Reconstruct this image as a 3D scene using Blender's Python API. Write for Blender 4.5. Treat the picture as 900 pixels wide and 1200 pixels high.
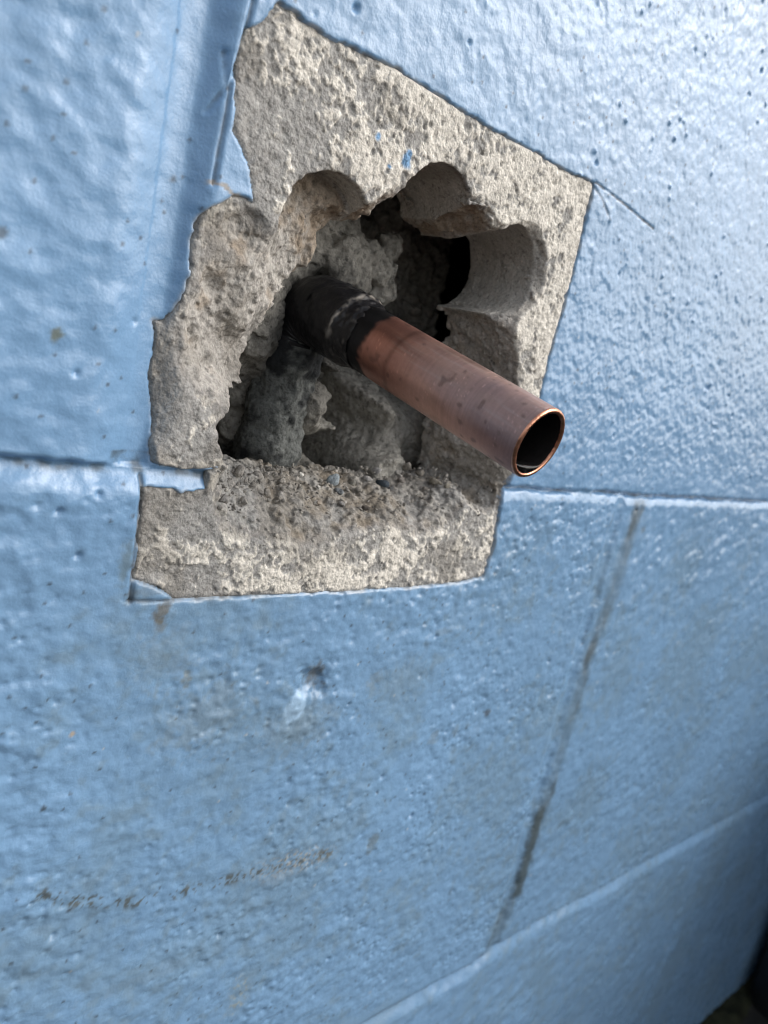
import bpy, math, random
import numpy as np
import openvdb
from mathutils import Matrix, Vector

for o in list(bpy.data.objects):
    bpy.data.objects.remove(o, do_unlink=True)
SC = bpy.context.scene
COL = SC.collection

# ------------------------------------------------------------------ camera
# wall frame in millimetres: x along the courses, z up from the middle bed joint, d = depth into the wall
F_PX = 939.43
CAM = np.array([-271.9, -150.8, 36.2])
ROT = np.array([[0.7313, -0.6484, 0.2119], [0.0138, -0.2965, -0.9549], [0.682, 0.7012, -0.2079]])
_u, _s, _v = np.linalg.svd(ROT)
ROT = _u @ _v
GZ = 400.0                                   # the middle bed joint is 0.4 m above the ground


def B(p):                                    # wall millimetres -> Blender metres
    return Vector((p[0] / 1000, p[1] / 1000, (p[2] + GZ) / 1000))


cam_d = bpy.data.cameras.new('camera')
cam = bpy.data.objects.new('camera', cam_d)
COL.objects.link(cam)
m3 = Matrix((ROT[0], -ROT[1], -ROT[2])).transposed()
cam.matrix_world = Matrix.Translation(B(CAM)) @ m3.to_4x4()
cam_d.sensor_fit = 'HORIZONTAL'
cam_d.sensor_width = 36
cam_d.lens = F_PX / 900 * 36
cam_d.clip_start = 0.005
cam_d.clip_end = 500
cam_d.dof.use_dof = True
cam_d.dof.focus_distance = 0.190
cam_d.dof.aperture_fstop = cam_d.lens / 1.7
SC.camera = cam

# ------------------------------------------------------------------ daylight
SUN = Vector((0.60, -0.54, 0.58)).normalized()
world = bpy.data.worlds.new('World')
SC.world = world
world.use_nodes = True
wn = world.node_tree
wn.nodes.clear()
sky = wn.nodes.new('ShaderNodeTexSky')
sky.sky_type = 'NISHITA'
sky.sun_disc = False
sky.sun_elevation = math.asin(SUN.z)
sky.sun_rotation = math.atan2(SUN.x, SUN.y)
sky.air_density = 1.0
sky.dust_density = 3.0
hs = wn.nodes.new('ShaderNodeHueSaturation')
hs.inputs['Saturation'].default_value = 0.35          # thin cloud: a milky sky
bg = wn.nodes.new('ShaderNodeBackground')
bg.inputs['Strength'].default_value = 0.15
wo = wn.nodes.new('ShaderNodeOutputWorld')
wn.links.new(sky.outputs[0], hs.inputs['Color'])
wn.links.new(hs.outputs[0], bg.inputs['Color'])
wn.links.new(bg.outputs[0], wo.inputs['Surface'])
sun_d = bpy.data.lights.new('sun', 'SUN')
sun_d.energy = 0.5
sun_d.angle = math.radians(40)
sun_d.color = (1.0, 0.99, 0.975)
sun = bpy.data.objects.new('sun', sun_d)
COL.objects.link(sun)
sun.rotation_euler = SUN.to_track_quat('Z', 'Y').to_euler()
sun.location = SUN * 6
vs = SC.view_settings
vs.view_transform = 'Standard'
vs.look = 'None'
vs.exposure = 0.50
vs.gamma = 1.0
vs.use_curve_mapping = False
SC.render.engine = 'CYCLES'
SC.cycles.use_denoising = True
SC.cycles.max_bounces = 8
SC.cycles.filter_width = 1.05


# ------------------------------------------------------------------ helpers
def W(px, py, D=0.0):                        # point of the photographed surface at depth D, wall millimetres
    d = ROT.T @ np.array([(px - 450) / F_PX, (py - 600) / F_PX, 1.0])
    return CAM + d * ((D - CAM[1]) / d[1])


def ss(a, b, x):
    t = np.clip((x - a) / (b - a), 0, 1)
    return t * t * (3 - 2 * t)


rng0 = np.random.RandomState(7)
PERM = np.tile(rng0.permutation(256), 2).astype(np.int32)
_a = rng0.rand(256) * 2 * np.pi
G2 = np.stack([np.cos(_a), np.sin(_a)], 1).astype(np.float32)
_g = rng0.randn(256, 3)
G3 = (_g / np.linalg.norm(_g, axis=1, keepdims=True)).astype(np.float32)


def p2(x, z, seed=0):                        # gradient noise, about -0.7..0.7
    ca, sa = math.cos(.6 + seed * 2.4), math.sin(.6 + seed * 2.4)      # turn every layer its own way
    x, z = np.asarray(x, np.float32), np.asarray(z, np.float32)
    x, z = ca * x - sa * z + seed * 17.31, sa * x + ca * z + seed * 7.77
    xi = np.floor(x).astype(np.int32)
    zi = np.floor(z).astype(np.int32)
    xf = x - xi
    zf = z - zi
    u = xf * xf * xf * (xf * (xf * 6 - 15) + 10)
    v = zf * zf * zf * (zf * (zf * 6 - 15) + 10)
    xi &= 255
    zi &= 255

    def g(i, j):
        k = G2[PERM[PERM[(xi + i) & 255] + ((zi + j) & 255)]]
        return k[..., 0] * (xf - i) + k[..., 1] * (zf - j)
    a = g(0, 0) * (1 - u) + g(1, 0) * u
    b = g(0, 1) * (1 - u) + g(1, 1) * u
    return a * (1 - v) + b * v


def p3(x, y, z, seed=0):
    x, y, z = (np.asarray(v, np.float32) for v in (x, y, z))
    ca, sa = math.cos(.5 + seed * 2.4), math.sin(.5 + seed * 2.4)
    x, y, z = ca * x - sa * y, (sa * x + ca * y) * .8 - z * .6, (sa * x + ca * y) * .6 + z * .8
    x, y, z = x + seed * 13.7, y + seed * 5.31, z + seed * 9.13
    xi = np.floor(x).astype(np.int32)
    yi = np.floor(y).astype(np.int32)
    zi = np.floor(z).astype(np.int32)
    xf, yf, zf = x - xi, y - yi, z - zi
    u = xf * xf * (3 - 2 * xf)
    v = yf * yf * (3 - 2 * yf)
    w = zf * zf * (3 - 2 * zf)
    r = 0
    for i in (0, 1):
        for j in (0, 1):
            for k in (0, 1):
                h = G3[PERM[PERM[PERM[(xi + i) & 255] + ((yi + j) & 255)] + ((zi + k) & 255)]]
                t = h[..., 0] * (xf - i) + h[..., 1] * (yf - j) + h[..., 2] * (zf - k)
                r = r + t * (u if i else 1 - u) * (v if j else 1 - v) * (w if k else 1 - w)
    return r


def fbm2(x, z, lam, octv=4, seed=0, gain=.5):
    r, a = 0, 1.0
    for o in range(octv):
        r = r + a * p2(x / lam, z / lam, seed + o)
        a *= gain
        lam /= 2.03
    return r


def fbm3(x, y, z, lam, octv=3, seed=0, gain=.5):
    r, a = 0, 1.0
    for o in range(octv):
        r = r + a * p3(x / lam, y / lam, z / lam, seed + o)
        a *= gain
        lam /= 2.03
    return r


def cells(x, z, lam, seed=0):                # distance to the nearest scattered point and that cell's random number
    x = np.asarray(x, np.float32) / lam
    z = np.asarray(z, np.float32) / lam
    xi = np.floor(x).astype(np.int32)
    zi = np.floor(z).astype(np.int32)
    best = np.full(x.shape, 9.0, np.float32)
    rid = np.zeros(x.shape, np.float32)
    for i in (-1, 0, 1):
        for j in (-1, 0, 1):
            h = PERM[PERM[(xi + i + seed * 37) & 255] + ((zi + j + seed * 11) & 255)]
            fx = (PERM[h] / 256.0).astype(np.float32)
            fz = (PERM[h + 91] / 256.0).astype(np.float32)
            d = np.hypot(xi + i + fx - x, zi + j + fz - z)
            m = d < best
            best = np.where(m, d, best)
            rid = np.where(m, (PERM[h + 173] / 256.0).astype(np.float32), rid)
    return best * lam, rid


def poly_sd(x, z, P):                        # signed distance to a polygon, positive outside
    P = np.asarray(P, np.float32)
    d2 = np.full(x.shape, 1e12, np.float32)
    ins = np.zeros(x.shape, bool)
    n = len(P)
    for i in range(n):
        a, b = P[i], P[(i + 1) % n]
        e = b - a
        wx, wz = x - a[0], z - a[1]
        t = np.clip((wx * e[0] + wz * e[1]) / (e @ e + 1e-9), 0, 1)
        d2 = np.minimum(d2, (wx - t * e[0]) ** 2 + (wz - t * e[1]) ** 2)
        c = ((a[1] > z) != (b[1] > z)) & (x < (b[0] - a[0]) * (z - a[1]) / (b[1] - a[1] + 1e-12) + a[0])
        ins ^= c
    d = np.sqrt(d2)
    return np.where(ins, -d, d)


def line_d(x, z, P):                         # distance to an open polyline and the run along it, 0..1
    P = np.asarray(P, np.float32)
    best = np.full(x.shape, 1e6, np.float32)
    tt = np.zeros(x.shape, np.float32)
    L = np.r_[0, np.cumsum(np.linalg.norm(np.diff(P, axis=0), axis=1))]
    for i in range(len(P) - 1):
        a, e = P[i], P[i + 1] - P[i]
        t = np.clip(((x - a[0]) * e[0] + (z - a[1]) * e[1]) / (e @ e + 1e-9), 0, 1)
        d = np.hypot(x - a[0] - t * e[0], z - a[1] - t * e[1])
        m = d < best
        best = np.where(m, d, best)
        tt = np.where(m, (L[i] + t * (L[i + 1] - L[i])) / L[-1], tt)
    return best, tt


def wp(pts):                                 # pixel list (px, py[, depth]) -> wall x, z
    return np.array([W(*p)[[0, 2]] for p in pts])


class TPS:                                   # thin-plate surface through scattered heights
    def __init__(s, P, v, smooth=0.0):
        P = np.asarray(P, float)
        n = len(P)
        r = np.hypot(P[:, None, 0] - P[None, :, 0], P[:, None, 1] - P[None, :, 1])
        K = s.k(r) + np.eye(n) * smooth
        A = np.zeros((n + 3, n + 3))
        A[:n, :n] = K
        A[:n, n] = A[n, :n] = 1
        A[:n, n + 1:] = P
        A[n + 1:, :n] = P.T
        s.P = P
        s.w = np.linalg.solve(A, np.r_[v, 0, 0, 0])

    @staticmethod
    def k(r):
        return r * r * np.log(r + 1e-6)

    def __call__(s, x, z):
        n = len(s.P)
        o = s.w[n] + s.w[n + 1] * x + s.w[n + 2] * z
        for i in range(n):
            o = o + s.w[i] * s.k(np.hypot(x - s.P[i, 0], z - s.P[i, 1]))
        return o


def idw(x, z, P, V, p=3.0, eps=2.0):         # soft blend of values given at scattered points
    V = np.asarray(V, float)
    if V.ndim == 1:
        V = V[:, None]
    num = np.zeros(x.shape + (V.shape[1],))
    den = np.zeros(x.shape)
    for q, v in zip(P, V):
        w = 1.0 / ((x - q[0]) ** 2 + (z - q[1]) ** 2 + eps * eps) ** (p / 2)
        num += w[..., None] * v
        den += w
    return num / den[..., None]


def tag(o, label=None, cat=None, group=None, kind=None):
    for k, v in (('label', label), ('category', cat), ('group', group), ('kind', kind)):
        if v:
            o[k] = v
    return o


def empty(name, loc=(0, 0, 0)):
    o = bpy.data.objects.new(name, None)
    o.empty_display_size = 0.02
    COL.objects.link(o)
    o.location = loc
    return o


def world_loc(o):
    v = Vector((0, 0, 0))
    while o:
        v += o.location
        o = o.parent
    return v


def mesh(name, V, Fc, mat, parent=None, col=None, smooth=True, loc=None, attrs=None):
    """V in wall millimetres (x, d, z); Fc (n,3) or (n,4) numpy faces. One mesh object."""
    V = np.asarray(V, np.float64)
    Fc = np.asarray(Fc, np.int64)
    off = world_loc(parent) if parent else (Vector(loc) if loc is not None else Vector((0, 0, 0)))
    co = np.stack([V[:, 0] / 1000 - off.x, V[:, 1] / 1000 - off.y, (V[:, 2] + GZ) / 1000 - off.z], 1).astype(np.float32)
    me = bpy.data.meshes.new(name)
    me.vertices.add(len(co))
    me.vertices.foreach_set('co', co.ravel())
    k = Fc.shape[1]
    me.loops.add(Fc.size)
    me.loops.foreach_set('vertex_index', Fc.ravel().astype(np.int32))
    me.polygons.add(len(Fc))
    me.polygons.foreach_set('loop_start', (np.arange(len(Fc)) * k).astype(np.int32))
    if smooth:
        me.polygons.foreach_set('use_smooth', np.ones(len(Fc), bool))
    me.update(calc_edges=True)
    if col is not None:
        at = me.attributes.new('col', 'FLOAT_COLOR', 'POINT')
        c4 = np.ones((len(co), 4), np.float32)
        c4[:, :3] = np.clip(col, 0, 1)
        at.data.foreach_set('color', c4.ravel())
    for n, a in (attrs or {}).items():
        at = me.attributes.new(n, 'FLOAT', 'POINT')
        at.data.foreach_set('value', np.asarray(a, np.float32).ravel())
    me.materials.append(mat)
    o = bpy.data.objects.new(name, me)
    COL.objects.link(o)
    if parent:
        o.parent = parent
    elif loc is not None:
        o.location = loc
    return o


def compact(V, Fc, *arrs):
    used = np.zeros(len(V), bool)
    used[Fc.ravel()] = True
    idx = np.cumsum(used) - 1
    return (V[used], idx[Fc]) + tuple(a[used] for a in arrs)


# ------------------------------------------------------------------ materials
def new_mat(name):
    m = bpy.data.materials.new(name)
    m.use_nodes = True
    n = m.node_tree.nodes
    l = m.node_tree.links
    return m, n, l, n['Principled BSDF']


def attr_mat(name, rough, rough_var=0.1, grain=0.15, grain_scale=1500, bump=0.3, bump_scale=1800, bump_dist=0.0003,
             metallic=0.0, spec=0.5, rough_attr=None, bump2=0.0, bump2_scale=500, speck=0.0, speck_scale=620):
    """colour from the piece's own 'col' values, with fine grain and relief from 3D noise"""
    m, n, l, b = new_mat(name)
    a = n.new('ShaderNodeAttribute')
    a.attribute_name = 'col'
    tc = n.new('ShaderNodeTexCoord')
    nz = n.new('ShaderNodeTexNoise')
    nz.inputs['Scale'].default_value = grain_scale
    nz.inputs['Detail'].default_value = 4
    nz.inputs['Roughness'].default_value = 0.65
    l.new(tc.outputs['Object'], nz.inputs['Vector'])
    mr = n.new('ShaderNodeMapRange')
    mr.inputs['From Min'].default_value = 0.25
    mr.inputs['From Max'].default_value = 0.75
    mr.inputs['To Min'].default_value = 1 - grain
    mr.inputs['To Max'].default_value = 1 + grain
    l.new(nz.outputs['Fac'], mr.inputs['Value'])
    mul = n.new('ShaderNodeVectorMath')
    mul.operation = 'SCALE'
    l.new(a.outputs['Color'], mul.inputs[0])
    l.new(mr.outputs[0], mul.inputs['Scale'])
    last = mul
    if speck:                                  # open pores and dark sand grains
        ns = n.new('ShaderNodeTexNoise')
        ns.inputs['Scale'].default_value = speck_scale
        ns.inputs['Detail'].default_value = 6
        ns.inputs['Roughness'].default_value = 0.7
        l.new(tc.outputs['Object'], ns.inputs['Vector'])
        ms_ = n.new('ShaderNodeMapRange')
        ms_.inputs['From Min'].default_value = 0.36
        ms_.inputs['From Max'].default_value = 0.46
        ms_.inputs['To Min'].default_value = 1 - speck
        ms_.inputs['To Max'].default_value = 1.06
        l.new(ns.outputs['Fac'], ms_.inputs['Value'])
        last = n.new('ShaderNodeVectorMath')
        last.operation = 'SCALE'
        l.new(mul.outputs[0], last.inputs[0])
        l.new(ms_.outputs[0], last.inputs['Scale'])
    l.new(last.outputs[0], b.inputs['Base Color'])
    r2 = n.new('ShaderNodeMapRange')
    r2.inputs['From Min'].default_value = 0.3
    r2.inputs['From Max'].default_value = 0.7
    r2.inputs['To Min'].default_value = rough - rough_var
    r2.inputs['To Max'].default_value = rough + rough_var
    nr = n.new('ShaderNodeTexNoise')
    nr.inputs['Scale'].default_value = grain_scale * 0.15
    nr.inputs['Detail'].default_value = 3
    l.new(tc.outputs['Object'], nr.inputs['Vector'])
    l.new(nr.outputs['Fac'], r2.inputs['Value'])
    if rough_attr:
        ra = n.new('ShaderNodeAttribute')
        ra.attribute_name = rough_attr
        ad = n.new('ShaderNodeMath')
        ad.operation = 'ADD'
        ad.use_clamp = True
        l.new(r2.outputs[0], ad.inputs[0])
        l.new(ra.outputs['Fac'], ad.inputs[1])
        l.new(ad.outputs[0], b.inputs['Roughness'])
    else:
        l.new(r2.outputs[0], b.inputs['Roughness'])
    b.inputs['Metallic'].default_value = metallic
    b.inputs['Specular IOR Level'].default_value = spec
    prev = None
    for st, sc_, dist in ((bump, bump_scale, bump_dist), (bump2, bump2_scale, bump_dist * 2)):
        if st <= 0:
            continue
        nb = n.new('ShaderNodeTexNoise')
        nb.inputs['Scale'].default_value = sc_
        nb.inputs['Detail'].default_value = 4
        l.new(tc.outputs['Object'], nb.inputs['Vector'])
        bp = n.new('ShaderNodeBump')
        bp.inputs['Strength'].default_value = st
        bp.inputs['Distance'].default_value = dist
        l.new(nb.outputs['Fac'], bp.inputs['Height'])
        if prev:
            l.new(prev.outputs[0], bp.inputs['Normal'])
        prev = bp
    if prev:
        l.new(prev.outputs[0], b.inputs['Normal'])
    return m


M_PAINT = attr_mat('blue_gloss_paint', 0.27, 0.06, grain=0.04, grain_scale=700, bump=0.16, bump_scale=420,
                   bump_dist=0.0006, rough_attr='ra', bump2=0.12, bump2_scale=1500)
pb = M_PAINT.node_tree.nodes['Principled BSDF']
pb.inputs['Coat Weight'].default_value = 0.22
pb.inputs['Coat Roughness'].default_value = 0.10
M_CONC = attr_mat('bare_concrete', 0.92, 0.05, grain=0.32, grain_scale=1500, bump=0.7, bump_scale=1400, bump_dist=0.0006,
                  spec=0.25, bump2=0.45, bump2_scale=560, speck=0.38)
M_FILL = attr_mat('cavity_mortar', 0.93, 0.05, grain=0.30, grain_scale=900, bump=0.7, bump_scale=900, bump_dist=0.0008,
                  spec=0.2, bump2=0.6, bump2_scale=300, speck=0.4, speck_scale=450)

# ------------------------------------------------------------------ outlines measured on the wall (pixel -> wall mm)
PATCH = wp([(327, 2), (345, 12), (362, 28), (390, 45), (430, 62), (470, 82), (510, 108), (550, 133), (590, 158), (630, 178),
            (665, 200), (698, 214), (690, 245), (678, 300), (665, 350), (650, 400), (637, 455), (622, 510), (603, 556), (590, 582),
            (585, 610), (577, 650), (567, 677), (540, 683), (480, 690), (420, 693), (350, 697), (280, 700), (205, 704), (190, 693),
            (175, 686), (158, 680), (160, 660), (164, 620), (169, 573), (185, 572), (205, 574), (214, 579), (222, 576), (243, 574),
            (246, 553), (262, 547), (240, 551), (225, 553), (200, 549), (184, 545), (183, 520), (188, 500), (187, 470), (185, 440),
            (190, 415), (193, 392), (190, 378), (203, 380), (218, 353), (227, 320), (228, 283), (238, 253), (250, 243), (268, 234),
            (274, 228), (290, 233), (300, 239), (295, 213), (292, 190), (283, 170), (275, 153), (277, 127), (278, 77), (283, 50),
            (290, 33), (310, 25)])
DRILL = [(-160.3, 56.1, 12.5), (-128.5, 67.3, 12.4), (-96.3, 61.1, 12.2)]


def in_row(z, r):                            # course r: 0 = the holed course, -1 below it, ...
    return (z > r * 200) & (z <= r * 200 + 200)


def joints(x, z):                            # how far the tooled joints lie below the block faces, mm
    D = np.zeros(np.shape(x), np.float32)
    wob = 0.7 * p2(x / 46, z / 46, 3) + 0.45 * p2(x / 11, z / 11, 4) + .4 * p2(x / 4, z / 4, 6)
    for zj, dep in ((0, 2.6), (-200, 2.7), (200, 3.0), (-400, 2.0)):
        u = z - zj + wob * 1.3 + (2.9 if zj == 0 else 0)
        lo_ = -3.6 + 2.3 * ss(-100, -60, x) if zj == 0 else -6.0
        if zj == -200:
            u = u * 1.15 + 2.5 * ss(-8, -16, x)
        f = np.where(u > 2.6, 1 - ss(2.6, 4.4, u), ss(lo_, 2.6, u) ** 1.1)
        if zj == 0:                          # right of the cut the joint is a narrow cracked groove
            rt = ss(-110, -60, x)
            f = f * (1 - .68 * rt) + .75 * rt * np.exp(-((u - 2.6) / .6) ** 2) * ss(-.45, .1, p2(x / 16, z / 40, 9))
        D = np.maximum(D, dep * f)
    off = {0: (-198, 9.5, 3.8), -1: (-8, 3.6, 0.9), -2: (187, 3.5, 0.5), 1: (-8, 6, 2.5)}
    for r, (xc, hw, dep) in off.items():
        row = in_row(z, r)
        for k in range(-3, 5):
            v = x - (xc + 400 * k) + wob * 0.9
            if r == 0 and k == 0:
                f = np.where(v > 3.0, 1 - ss(3.0, 9.3, v), ss(-11, 2.0, v))
                f = f + 0.05 * ss(-2.6, -2.2, v + 0.02 * (z - 60)) * (1 - ss(3, 6, v))
            else:
                f = 1 - ss(hw * 0.3, hw * 1.3, np.abs(v))
            D = np.maximum(D, np.where(row, dep * f, 0))
    return D


SCRIBE = wp([(698, 214), (722, 232), (766, 268)])
SCR2 = wp([(695, 218), (706, 235), (714, 258)])
SCR3 = wp([(169, 560), (160, 640), (153, 706)])
SCR4 = wp([(150, 704), (205, 704)])
SCR5 = wp([(297, 0), (283, 60), (272, 100), (262, 160), (252, 215)])
SCR6 = wp([(250, 130), (268, 100), (268, 60)])
PEEL = wp([(241, 213), (252, 213), (264, 219), (272, 226), (284, 232)])
CRAT = W(366, 797)
FRESH = W(346, 828)


def paint_height(x, z):                      # outward relief of the painted skin over the nominal wall plane, mm
    lo = 0.55 * fbm2(x, z, 45, 2, 11)
    up = ss(-4, 20, z) * ss(-150, -60, x)                      # the sprayed, droplety face right of the cut
    low = 1 - ss(-12, 2, z)
    near = 1 - ss(-215, -195, x)
    big = fbm2(x * 0.75, z, 7.0, 2, 21)
    blob = fbm2(x * .88, z * .92, 3.0, 2, 31)
    fine = p2(x / 1.35, z / 1.25, 41)
    patchy = 0.45 + 1.1 * ss(-.25, .35, fbm2(x, z, 34, 2, 48))
    h = lo + (0.28 + 0.32 * near + .20 * low * patchy) * big + (0.16 + .06 * up + .17 * low * patchy) * blob + (0.02 + 0.045 * up + .02 * low * patchy) * fine
    worm = 0.5 - np.abs(p2(x / 2.7 + .35 * blob, z / 3.3, 45)) * 2.4
    h = h + (0.02 + 0.13 * up * (1 - .5 * ss(60, 120, z))) * worm
    clus = ss(-.05, .35, fbm2(x, z, 28, 2, 46))
    d, r = cells(x, z, 7.0, 5)
    h = h - 0.95 * np.where(r > 0.90, np.exp(-(d / (0.40 + 4.0 * (r - .90))) ** 2), 0) * (0.25 + 0.9 * clus)
    d, r = cells(x * .8, z, 3.4, 13)
    h = h - 0.32 * low * np.where(r > 0.55, np.exp(-(d / (0.45 + .5 * (r - .55))) ** 2), 0) * patchy
    d, r = cells(x, z, 5.0, 8)
    h = h + 0.55 * np.where(r > 0.80, np.exp(-(d / (0.30 + 0.4 * r)) ** 2), 0) * (0.2 + 0.8 * up) * (.3 + clus)
    J = joints(x, z)
    flat = 1 - 0.45 * ss(0.4, 2.5, J)
    h = h * flat - J
    for L, wd, dp in ((SCRIBE, .28, .45), (SCR2, .3, .3), (SCR3, .4, .8), (SCR4, .3, .5), (SCR5, .45, .8), (SCR6, .5, .5)):
        d, _ = line_d(x, z, L)
        h = h - dp * np.exp(-(d / wd) ** 2)
    d = np.hypot((x - CRAT[0]) / 1.25, z - CRAT[2])
    h = h - 2.0 * (1 - ss(.4, 6.6, d + 3.0 * fbm2(x, z, 5, 3, 61)))
    d = np.hypot(x - FRESH[0], (z - FRESH[2]) / 1.2)
    h = h + 0.7 * (1 - ss(0.5, 4.0, d))
    return h


BLUE = np.array([0.196, 0.350, 0.552])
STREAK = wp([(748, 596), (720, 690), (690, 770), (655, 890), (625, 985), (607, 1042), (590, 1080), (577, 1106)])
DARKST = wp([(632, 955), (622, 992), (607, 1043)])
SPECK = wp([(30, 1042), (80, 1056), (110, 1056), (150, 1058), (200, 1050), (250, 1036), (300, 1022), (340, 1010), (385, 1000)])
SMUDGE = [  # px, py, rx, rz (mm), strength, colour
    (190, 716, 2.4, 3.4, .8, (.13, .115, .08)), (187, 735, 2.0, 2.4, .45, (.17, .15, .1)), (221, 796, 1.8, 2.2, .55, (.16, .15, .08)),
    (368, 792, 5.0, 3.8, .9, (.10, .115, .125)), (437, 985, 3.6, 4.2, .55, (.14, .16, .14)), (511, 862, 2.6, 4.0, .42, (.16, .19, .19)),
    (535, 855, 2.2, 2.6, .38, (.16, .19, .19)), (548, 850, 2.0, 1.6, .4, (.13, .16, .17)), (445, 795, 4, 3.2, .25, (.19, .20, .17)),
    (68, 391, 1.6, 1.2, .8, (.14, .15, .09)), (148, 660, 1.8, 7, .5, (.13, .16, .13)), (155, 700, 3, 2, .5, (.12, .14, .13)),
    (240, 840, 14, 11, .38, (.19, .215, .19)), (350, 850, 16, 9, .32, (.19, .215, .19)), (190, 770, 9, 7, .3, (.19, .215, .19)), (470, 800, 14, 8, .28, (.18, .22, .21)), (82, 1066, 1.0, 1.0, .95, (.04, .04, .04)),
    (576, 1102, 2.2, 2.0, .85, (.05, .07, .08)), (50, 946, .9, .9, .9, (.05, .07, .09)), (571, 836, 1.5, 1.5, .8, (.06, .08, .1)),
    (690, 765, 2.6, 4.5, .7, (.08, .09, .08)), (716, 615, 1.8, 3.6, .65, (.08, .11, .13)), (742, 612, 1.8, 4.0, .75, (.08, .11, .13)),
    (753, 622, 2.0, 2.0, .6, (.08, .11, .13)), (735, 650, 2.4, 4, .4, (.12, .15, .17)), (530, 1040, 1.5, 6, .45, (.10, .14, .18)),
    (215, 210, 1.2, 1.0, .8, (.08, .11, .14)), (3, 272, 1.0, 1.0, .8, (.06, .09, .12)), (330, 1026, 9, 3.0, .2, (.2, .18, .14)),
    (690, 910, 3, 12, .12, (.1, .14, .18)), (280, 1168, 5, 7, .22, (.2, .22, .17)), (820, 1040, 3, 3, .55, (.06, .09, .10)),
    (800, 1090, 2.5, 26, .35, (.10, .15, .19)), (180, 1140, 16, 2.5, .2, (.18, .2, .18)),
    (172, 694, 4.5, 2.6, .5, (.14, .19, .23)), (84, 860, .6, .7, .9, (.42, .34, .24)), (520, 740, 3.5, 1.2, .4, (.12, .16, .18)), (760, 1040, 8, 5, .1, (.15, .2, .22))]


def paint_colour(x, z, h):
    sh = x.shape
    c = np.ones(sh + (3,)) * BLUE
    v = 1 + 0.10 * fbm2(x, z, 60, 2, 70) + 0.04 * fbm2(x, z, 9, 3, 75)
    c *= v[..., None]
    ra = 0.05 * fbm2(x, z, 14, 2, 80)

    def over(a, col, rough=.3):
        nonlocal c, ra
        a = np.clip(a, 0, 1)
        c = c * (1 - a[..., None]) + np.array(col) * a[..., None]
        ra = ra + rough * a
    n1 = fbm2(x, z, 5.0, 4, 90)
    n2 = fbm2(x, z, 1.6, 3, 95)
    low = 1 - ss(-40, 10, z)                                    # grime film below the middle joint, deepened to paint in the light's falloff
    film = ss(-.25, .45, .5 * n1 + fbm2(x, z, 42, 3, 99))
    over((0.10 + 0.30 * film) * low, (.170, .250, .300), .08)
    over(0.16 * ss(.30, .62, n1 + .3 * film - .1) * low * ss(.1, .6, film), (.17, .20, .19), .15)
    d, r = cells(x, z, 5.5, 21)
    over(np.where(r > .72, 1 - ss(.25, .55, d), 0) * .75, (.05, .07, .09))
    d, r = cells(x, z, 14, 23)
    over(np.where(r > .86, 1 - ss(.2, .5, d + .3 * n2), 0) * .8, (.5, .55, .58))
    J = joints(x, z)
    over(0.75 * ss(2.05, 2.5, J) * (np.abs(z + 1) < 4) * ss(-.35, .25, n1 + fbm2(x, z, 20, 2, 101)), (.06, .085, .10), .2)
    over(0.5 * ss(2.35, 2.65, J) * (np.abs(z + 200) < 12) * ss(-.15, .35, n1), (.06, .085, .10), .2)
    for px, py, rx, rz, s, col in SMUDGE:
        q = W(px, py)
        d = np.hypot((x - q[0]) / rx, (z - q[2]) / rz)
        over(s * (1 - ss(.25, 1.15, d + 0.95 * n1 + .55 * n2)), col)
    d, t = line_d(x, z, STREAK)
    wv = 1 - ss(1.4, 6.2, d + 2.6 * n1 + 1.6 * n2)
    over(wv * (0.50 + 0.45 * ss(-.1, .4, fbm2(x, z * .35, 9, 3, 120))), (.085, .125, .155))
    d, t = line_d(x, z, DARKST)
    over((1 - ss(1.4, 4.4, d + 1.8 * n1 + 1.2 * n2)) * .85, (.04, .062, .07))
    d, t = line_d(x, z, SPECK)
    sp = ss(.10, .28, n2 + .55 * n1) * (1 - ss(.8, 2.6, d)) * ss(0.0, .05, t)
    over(sp * .85, (.085, .095, .085))
    e = np.exp(-((t - .86) / .14) ** 2)
    sp = ss(.05, .25, p2(x / 1.0, z / 1.0, 131)) * (1 - ss(1.5, 5.5, d + 1.5 * n1)) * e
    over(sp * .8, (.34, .335, .30))
    over(ss(.12, .35, p2(x / .9, z / .9, 133)) * (1 - ss(1.5, 5, d + 1.5 * n1)) * e * .8, (.09, .09, .07))
    q = W(280, 1165)
    d = np.hypot((x - q[0]) / 5, (z - q[2]) / 9)
    over(ss(.15, .3, n2) * (1 - ss(.4, 1.1, d + .4 * n1)) * .6, (.33, .34, .27))
    d, t = line_d(x, z, PEEL)
    over((1 - ss(.25, .6, d + .5 * n2)) * .9 * ss(0, .2, t), (.33, .29, .24), .4)
    q = FRESH
    d = np.hypot((x - q[0]) / 3.8, (z - q[2]) / 4.6)
    over((1 - ss(.7, 1.15, d + .5 * n1)) * .9, (.36, .53, .71), 0)
    for L, wd, s in ((SCRIBE, .35, .85), (SCR2, .5, .5), (SCR3, .5, .8), (SCR4, .35, .7), (SCR5, .4, .6), (SCR6, .4, .45)):
        d, _ = line_d(x, z, L)
        over((1 - ss(wd * .5, wd * 1.5, d)) * s * ss(-.45, .1, n1 + .3 * n2), (.05, .06, .07))
    return c, ra


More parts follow.
